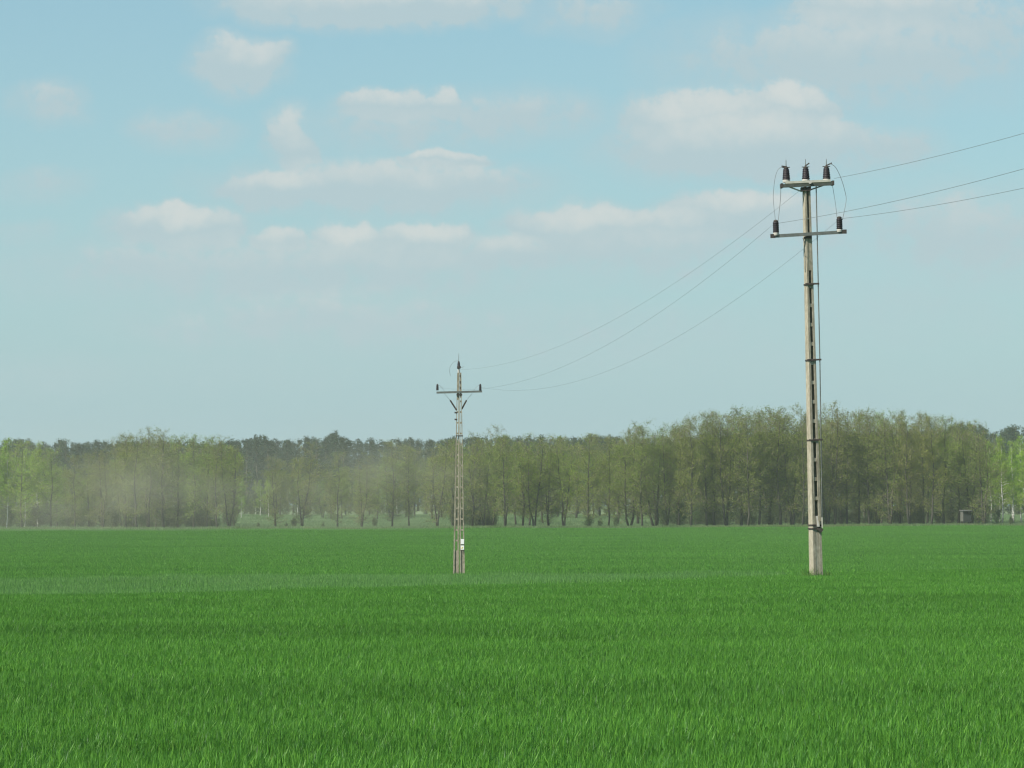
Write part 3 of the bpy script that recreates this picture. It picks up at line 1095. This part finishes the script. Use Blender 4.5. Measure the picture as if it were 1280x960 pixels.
def curve_tube(parent, pts, r, mat, name):
    """smooth thin wire through the points (Catmull-Rom)"""
    P = [Vector(p) for p in pts]
    Q = []
    for i in range(len(P) - 1):
        p0 = P[max(i - 1, 0)]; p1 = P[i]; p2 = P[i + 1]; p3 = P[min(i + 2, len(P) - 1)]
        for k in range(8):
            t = k / 8
            Q.append(.5 * ((2 * p1) + (p2 - p0) * t + (2 * p0 - 5 * p1 + 4 * p2 - p3) * t * t + (3 * p1 - p0 - 3 * p2 + p3) * t ** 3))
    Q.append(P[-1])
    m = MB(); m.tube(Q, r, 5)
    return m.build(name, mat, parent, True)


# ---- the taller, nearer pole with the line switch
YR = 104.0
base_r = at(1020, 713, YR)
gz = float(ground(base_r.x, YR))
S = F / YR                                    # px per metre
LEAN = math.atan(11 / 485)
pole = empty('switch_pole', (base_r.x, YR, base_r.z))
pole.rotation_euler = (0, -LEAN, 0)
tag(pole, 'taller nearer concrete power pole with two crossarms and five dark insulators', 'power pole', 'slotted concrete power poles in the wheat')


def rl(px, py):
    """photo pixel -> (x, z) in the pole's own upright frame"""
    z = (713 - py) / S
    ax = 1020 - 11 * (713 - py) / 485
    return (px - ax) / S, z


PHI = math.radians(16)                       # the slotted face is turned a little to the right
RZ = Matrix.Rotation(PHI, 3, 'Z')
HT = rl(1009, 233)[1]
sh = ladder_shaft(HT, .255, .150, .34, .20, rl(0, 645)[1], rl(0, 338)[1], .512, .095, .42, groove=(rl(0, 293)[1], HT))
sh.v = [tuple(RZ @ Vector(p)) for p in sh.v]
shaft = sh.build('shaft', M['concrete'], pole)
# tie across the open channel at the top
x, z = rl(1010.5, 273)
m = MB(); m.box((x, 0, z), (.10, .14, .05), RZ); m.build('tie_block', M['concrete'], shaft)
# groundline footing lip of earth is the crop itself; upper crossarm: two pressed channels and end plates
x0, z0 = rl(978, 231); x1, z1 = rl(1042, 229)
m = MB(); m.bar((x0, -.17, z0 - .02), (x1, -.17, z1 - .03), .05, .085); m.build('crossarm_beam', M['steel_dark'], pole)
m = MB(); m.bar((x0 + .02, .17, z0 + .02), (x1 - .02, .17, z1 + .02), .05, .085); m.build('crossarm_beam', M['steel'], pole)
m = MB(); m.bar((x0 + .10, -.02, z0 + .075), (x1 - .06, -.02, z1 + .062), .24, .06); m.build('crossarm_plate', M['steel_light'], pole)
for xe, ze in ((x0, z0), (x1, z1)):
    m = MB(); m.box((xe, 0, ze), (.06, .40, .11)); m.build('end_plate', M['rust'], pole)
a = rl(985, 232); b = rl(1003, 239)
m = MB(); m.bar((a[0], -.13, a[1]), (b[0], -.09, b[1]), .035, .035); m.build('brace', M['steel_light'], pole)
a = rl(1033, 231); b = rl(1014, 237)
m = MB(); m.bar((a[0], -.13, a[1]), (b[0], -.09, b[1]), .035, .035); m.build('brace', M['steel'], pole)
x, z = rl(1008, 236)
m = MB(); m.box((x, 0, z), (.25, .30, .10)); m.build('top_clamp', M['rust'], pole)
x, z = rl(1013, 228)
m = MB(); m.tube([(x, -.20, z), (x, -.24, z)], .045, 10); m.build('clamp_bolt', M['cap'], pole)
x, z = rl(1013.5, 235)
m = MB(); m.box((x, -.14, z), (.04, .05, .13)); m.build('bolt_tail', M['rust'], pole)
for i, px in enumerate((984, 1008.5, 1034.5)):
    x, z = rl(px, 223.5)
    ins = insulator(pole, (x, -.02, z), .285, .108, .080, 6, top=.25)
    s = (-1, 1, 1)[i]
    m = MB(); m.bar((x - .02 * s, -.02, z + .345), (x + (.12, .10, .15)[i] * s, -.04, z + (.365, .43, .42)[i]), .035, .03)
    m.build('terminal', M['rust'], ins)
    m = MB(); m.box((x, -.02, z + .33), (.20, .03, .02)); m.build('contact_arm', M['rust'], ins)
# lower crossarm
x0, z0 = rl(964, 294.5); x1, z1 = rl(1058, 291)
m = MB(); m.bar((x0, -.16, z0), (x1, -.16, z1), .07, .085); arm = m.build('crossarm', M['steel'], pole)
for xe, ze, s in ((x0, z0, 1), (x1, z1, -1)):
    m = MB(); m.box((xe + .05 * s, -.20, ze + .005), (.13, .02, .11)); m.build('end_lug', M['rust'], arm)
x, z = rl(1010.5, 294)
m = MB(); m.box((x, -.02, z - .06), (.20, .26, .05)); m.build('arm_clamp', M['rust'], pole)
m = MB(); m.box((x, -.02, z + .03), (.19, .26, .03)); m.build('arm_clamp', M['rust'], pole)
for px, py in ((970.5, 290), (1050, 287.5)):
    x, z = rl(px, py)
    insulator(pole, (x, -.16, z), .28, .085, .082, 5)
# operating rod of the switch, its guides and the lever at the foot
a = rl(1021, 232); b = rl(1025, 450); c = rl(1027.5, 650)
m = MB(); m.tube([(a[0], -.10, a[1]), (b[0], -.12, b[1]), (c[0], -.14, c[1])], .017, 6); m.build('operating_rod', M['steel'], pole)
for py, pxr in ((355, 1023.5), (450, 1026), (550, 1027.5)):
    xr, z = rl(pxr, py)
    ax = 0.0
    m = MB(); m.bar((ax - .10, -.13, z), (xr + .02, -.13, z), .05, .045); g = m.build('rod_guide', M['rust'], pole)
    m = MB(); m.box((ax, -.01, z - .01), (.25 - .06 * z / HT, .35 - .12 * z / HT, .04), RZ); m.build('band', M['rust'], g)
for py in (656.5, 661):
    z = rl(0, py)[1]
    m = MB(); m.box((0, 0, z), (.275, .36, .035), RZ @ Matrix.Rotation(math.radians(2), 3, 'Y')); m.build('band', M['rust'], pole)
a = rl(1020.5, 645); b = rl(1022, 657)
m = MB(); m.bar((a[0], -.215, a[1]), (b[0], -.215, b[1]), .035, .04); lv = m.build('lever', M['cap'], pole)
m = MB(); m.box((b[0], -.22, b[1]), (.07, .04, .06)); m.build('pivot', M['cap'], lv)
a = rl(1027, 647); b = rl(1027.3, 660)
m = MB(); m.bar((a[0], -.16, a[1]), (b[0], -.16, b[1]), .05, .035); m.build('lever_guard', M['steel_light'], pole)
a = rl(1021.5, 660); b = rl(1027.5, 664)
m = MB(); m.bar((a[0], -.20, a[1]), (b[0], -.19, b[1]), .05, .10); m.build('lever_bracket', M['rust'], pole)
# earth strip on the lit side
pts = []
for py in (297, 304, 314, 326, 340):
    z = rl(0, py)[1]
    wv = (.255 - .105 * z / HT) / 2
    off = RZ @ Vector((-wv - .012 - (.05 if py == 297 else .02 if py == 310 else 0), -.02, 0))
    pts.append((off.x, off.y, z))
curve_tube(pole, pts, .009, M['steel'], 'earth_wire')
# jumper loops
q = lambda px, py, y=-.05: (rl(px, py)[0], y, rl(px, py)[1])
curve_tube(pole, [q(980, 207.5), (q(974, 210)), q(970, 220), q(968, 235), q(967.5, 247), q(968.5, 262, -.1), q(970, 276, -.15)], .006, M['wire'], 'jumper_wire')
curve_tube(pole, [q(977, 233), q(976.5, 247), q(974.5, 265, -.1), q(973, 277, -.15)], .008, M['wire'], 'jumper_wire')
curve_tube(pole, [q(1039, 204.5), q(1046, 210), q(1053, 225), q(1058, 243), q(1058.5, 252, -.1), q(1056, 265, -.15), q(1053.5, 276, -.15)], .007, M['wire'], 'jumper_wire')
curve_tube(pole, [q(1041.5, 232), q(1043, 240), q(1045.5, 258, -.1), q(1047, 275, -.15)], .006, M['wire'], 'jumper_wire')

# ---- the smaller, farther twin pole
YL = 184.0
base_l = at(574, 717, YL)
T = F / YL
pole2 = empty('twin_pole', base_l)
tag(pole2, 'smaller farther twin concrete power pole with one crossarm and white plates', 'power pole', 'slotted concrete power poles in the wheat')


def ll(px, py):
    z = (717 - py) / T
    return (px - (574 + 1.0 * (717 - py) / 250)) / T, z


H2 = ll(575, 466)[1]
for side in (-1, 1):
    off = (lambda s: (lambda z: s * (.150 - .098 * z / H2)))(side)
    s2 = ladder_shaft(H2, .275 if side < 0 else .235, .088, .30, .13, ll(0, 688)[1], ll(0, 500)[1] + (.0 if side < 0 else .1), .502, .08, .45, xo=off, web=.04)
    if side > 0:
        s2.v = [(p[0], p[1] - .05, p[2]) for p in s2.v]
    s2.build('shaft', M['old_concrete'], pole2)
for py in (470, 478, 485):                    # dark plates put in as the shaded holes of the slim head
    x, z = ll(576, py)
    m = MB(); m.box((x, -.115, z), (.05, .02, .12)); m.build('dark_hole', M['rust'], pole2)
x0, z0 = ll(546.5, 491); x1, z1 = ll(603.5, 489.5)
m = MB(); m.bar((x0, -.13, z0), (x1, -.13, z1), .07, .095); m.build('crossarm', M['steel'], pole2)
x, z = ll(575, 493.5)
m = MB(); m.box((x, -.02, z), (.27, .26, .07)); m.build('arm_clamp', M['rust'], pole2)
for px, s in ((547.6, -1), (601.2, 1)):
    x, z = ll(px, 489)
    insulator(pole2, (x, -.13, z + .03), .24, .062, .055, 4, cap=False)
    curve_tube(pole2, [(x, -.14, z + .27), (x - s * .12, -.15, z + .24), (x - s * .24, -.14, z + .12), (x - s * .34, -.12, z - .03)], .006, M['wire'], 'jumper_wire')
x, z = ll(574.3, 461)
m = MB(); m.lathe([(.05, -.22), (.05, -.06), (.035, 0)], (x, 0, z), 10); m.build('head_socket', M['cap'], pole2)
insulator(pole2, (x, 0, z), .30, .085, .05, 4, cap=False, top=.42)
m = MB(); m.box((x + .02, -.02, z + .07), (.16, .14, .10)); m.build('head_clamp', M['rust'], pole2)
q2 = lambda px, py, y=-.03: (ll(px, py)[0], y, ll(px, py)[1])
curve_tube(pole2, [q2(573.8, 451), q2(569, 452), q2(564.5, 457), q2(562.8, 463), q2(564, 470)], .007, M['wire'], 'jumper_wire')
curve_tube(pole2, [q2(575, 458.5), q2(578, 459.5), q2(581, 458)], .007, M['wire'], 'jumper_wire')
for pts in (((563.5, 500.5), (571.5, 513)), ((584, 500.5), (578, 511.5))):
    (a, b) = pts
    m = MB(); m.bar(q2(a[0], a[1], -.06), q2(b[0], b[1], -.06), .05, .075); st = m.build('strut', M['rust'], pole2)
    ex = 556 if a[0] < 575 else 591
    m = MB(); m.tube([q2(a[0], a[1], -.06), q2(ex, 492, -.1)], .007, 5); m.build('stay_rod', M['wire'], st)
for py in (516, 524.5):
    x, z = ll(570.6, py)
    m = MB(); m.box((x, -.05, z), (.13, .10, .07)); m.build('bolt', M['rust'], pole2)
m = MB(); m.box((ll(575, 545)[0], -.02, ll(0, 545)[1]), (.33, .28, .045)); m.build('tie_band', M['rust'], pole2)
for py, hh in ((677, .24), (684.5, .20)):
    x, z = ll(578.2, py)
    m = MB(); m.box((x, -.235, z), (.155, .012, hh)); pl = m.build('plate', M['white'], pole2)
    if py > 680:
        m = MB(); m.box((x - .01, -.2425, z - .01), (.055, .003, .10), Matrix.Rotation(.5, 3, 'Y')); m.build('emblem', M['yellow'], pl)
        m = MB(); m.box((x, -.225, z - .13), (.17, .02, .035)); m.build('plate_band', M['rust'], pl)
    else:
        m = MB(); m.box((x, -.225, z - .15), (.17, .02, .04)); m.build('plate_band', M['rust'], pl)


# weeds and dry stalks round the feet of the poles
M['dry'] = foliage_mat('dry_and_green_weeds', (.08, .20, .03), (.17, .26, .07), .3, objcol=False, scale=3.0)
wd = [blade_patch('weed_tuft', .24, 34, .26, .35, .012, M['dry'], 470 + i, seg=3, lean=.5) for i in range(3)]
for b0, rad, lb in ((base_r, .33, 'dry weeds round the foot of the taller pole'), (base_l, .40, 'dry weeds round the foot of the smaller pole')):
    an = rng.uniform(0, 6.28, 14); rr = rad * rng.uniform(.5, 1, 14)
    wx, wy = b0.x + rr * np.cos(an), b0.y + rr * np.sin(an) * .9
    wz = ground(wx, wy) + .02
    o = scatter('weed_tuft', np.column_stack([wx, wy, wz]), rng.uniform(0, 6.28, 14), rng.uniform(.6, 1.15, 14), rng.integers(0, 3, 14), wd)
    tag(o, lb, 'weeds', kind='stuff')

# ------------------------------------------------------------------ conductors
def wire(a, b, sag, label, r=.0046):
    a, b = Vector(a), Vector(b)
    pts = []
    for i in range(41):
        t = i / 40
        p = a.lerp(b, t)
        p.z -= sag * 4 * t * (1 - t)
        pts.append(p)
    m = MB(); m.tube(pts, r, 6)
    o = m.build('overhead_wire', M['wire'], None, True)
    return tag(o, label, 'wire', 'overhead wires of the power line')


aR_top = at(1001, 237, YR); aR_left = at(966, 281, YR - .1); aR_right = at(1047, 276, YR - .1)
aL_top = at(575, 462, YL); aL_left = at(548, 484, YL); aL_right = at(601.5, 484, YL)
wire(aR_top, aL_top, 1.14, r=.003, label='thin wire from under the upper crossarm down to the smaller pole top')
wire(aR_left, aL_left, 1.46, r=.003, label='thin wire from the left lower insulator to the smaller pole')
wire(aR_right, aL_right, 1.58, r=.003, label='thin wire passing behind the taller pole towards the smaller pole')
DX, DY = 10.6, -80.0                          # next pole of the line stands out of the picture, nearer the camera
nxt = lambda p, dz: Vector((p.x + DX, p.y + DY, p.z + dz))
rT = at(1043, 223, YR); rL = at(973, 279, YR - .1); rR = at(1054, 273, YR - .1)
wire(rT, nxt(rT, .2), .96, 'highest thin wire leaving the taller pole to the right edge')
wire(rL, nxt(rL, .2), .92, 'middle thin wire leaving the taller pole to the right edge')
wire(rR, nxt(rR, .2), 1.06, 'lowest thin wire leaving the taller pole to the right edge')

# ------------------------------------------------------------------ hunting hide at the edge of the wood
YH = 531.0
hx = at(1207.5, 654, YH)
hz = float(ground(hx.x, YH))
sH = F / YH
hut = empty('hunting_hide', (hx.x, YH, hz), math.radians(14))
tag(hut, 'small grey wooden hunting hide with flat roof under the trees at right', 'hide')
z0 = (at(0, 652, YH).z - hz); z1 = (at(0, 638.5, YH).z - hz)
w, dp = 1.15, 1.1
for sx in (-1, 1):
    for sy in (-1, 1):
        m = MB(); m.box((sx * (w / 2 - .06), sy * (dp / 2 - .06), z0 / 2 - .05), (.1, .1, z0 + .1)); m.build('leg', M['board'], hut)
m = MB(); m.box((0, 0, z0 + .03), (w + .05, dp + .05, .06)); m.build('deck', M['board'], hut)
for i in range(6):                            # front boards with the viewing slot above
    m = MB(); m.box((-w / 2 + (i + .5) * w / 6, -dp / 2, z0 + .06 + .46), (w / 6 - .012, .03, .92)); m.build('board', M['board'], hut)
for sx, mt in ((-1, M['board_lit']), (1, M['board'])):
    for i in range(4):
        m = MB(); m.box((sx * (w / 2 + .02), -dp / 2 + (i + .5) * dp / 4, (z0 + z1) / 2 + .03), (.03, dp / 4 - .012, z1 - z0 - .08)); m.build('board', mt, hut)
m = MB(); m.box((0, dp / 2, (z0 + z1) / 2), (w - .02, .03, z1 - z0 - .1)); m.build('back_panel', M['board'], hut)
m = MB(); m.box((0, 0, z1 + .04), (w + .32, dp + .40, .09), Matrix.Rotation(math.radians(4), 3, 'X')); m.build('roof', M['felt'], hut)


# ------------------------------------------------------------------ air
def vol_mat(name, color, density, noise=False, aniso=.2):
    m, nt, out = new_mat(name)
    N, L = nt.nodes, nt.links
    v = N.new('ShaderNodeVolumePrincipled')
    v.inputs['Color'].default_value = (*color, 1)
    v.inputs['Density'].default_value = density
    v.inputs['Anisotropy'].default_value = aniso
    if noise:
        tc = N.new('ShaderNodeTexCoord')
        ln = N.new('ShaderNodeVectorMath'); ln.operation = 'LENGTH'
        L.new(tc.outputs['Object'], ln.inputs[0])
        fall = N.new('ShaderNodeMapRange'); fall.interpolation_type = 'SMOOTHSTEP'
        fall.inputs[1].default_value = 1.0; fall.inputs[2].default_value = .1
        L.new(ln.outputs['Value'], fall.inputs[0])
        n = N.new('ShaderNodeTexNoise'); n.inputs['Scale'].default_value = 2.6; n.inputs['Detail'].default_value = 3
        L.new(tc.outputs['Object'], n.inputs['Vector'])
        nm = N.new('ShaderNodeMapRange'); nm.inputs[1].default_value = .35; nm.inputs[2].default_value = .68
        L.new(n.outputs['Fac'], nm.inputs[0])
        a = N.new('ShaderNodeMath'); a.operation = 'MULTIPLY'
        L.new(fall.outputs[0], a.inputs[0]); L.new(nm.outputs[0], a.inputs[1])
        b = N.new('ShaderNodeMath'); b.operation = 'MULTIPLY'; b.inputs[1].default_value = density
        L.new(a.outputs[0], b.inputs[0]); L.new(b.outputs[0], v.inputs['Density'])
    L.new(v.outputs[0], out.inputs['Volume'])
    return m


def dust(px, py, Y, rx, ry, rz, dens, label):
    me = bpy.data.meshes.new('dust_cloud')
    bm = bmesh.new(); bmesh.ops.create_icosphere(bm, subdivisions=3, radius=1.0); bm.to_mesh(me); bm.free()
    me.materials.append(vol_mat('dry_field_dust', (.84, .79, .67), dens, True))
    o = bpy.data.objects.new('dust_cloud', me); link(o)
    o.location = at(px, py, Y); o.scale = (rx, ry, rz)
    return tag(o, label, 'dust', kind='stuff')


dust(135, 628, 505, 31, 16, 13, .030, 'brown dust drifting low before the trees at left')
dust(450, 605, 505, 24, 14, 11, .024, 'thin grey dust drifting before the trees left of the smaller pole')

m = MB(); m.box((0, 860, 14), (1900, 1960, 44))
hz_o = m.build('haze', vol_mat('pale_air', (.86, .93, .82), HAZE))
tag(hz_o, 'thin pale haze in the air over the whole field', 'haze', kind='stuff')
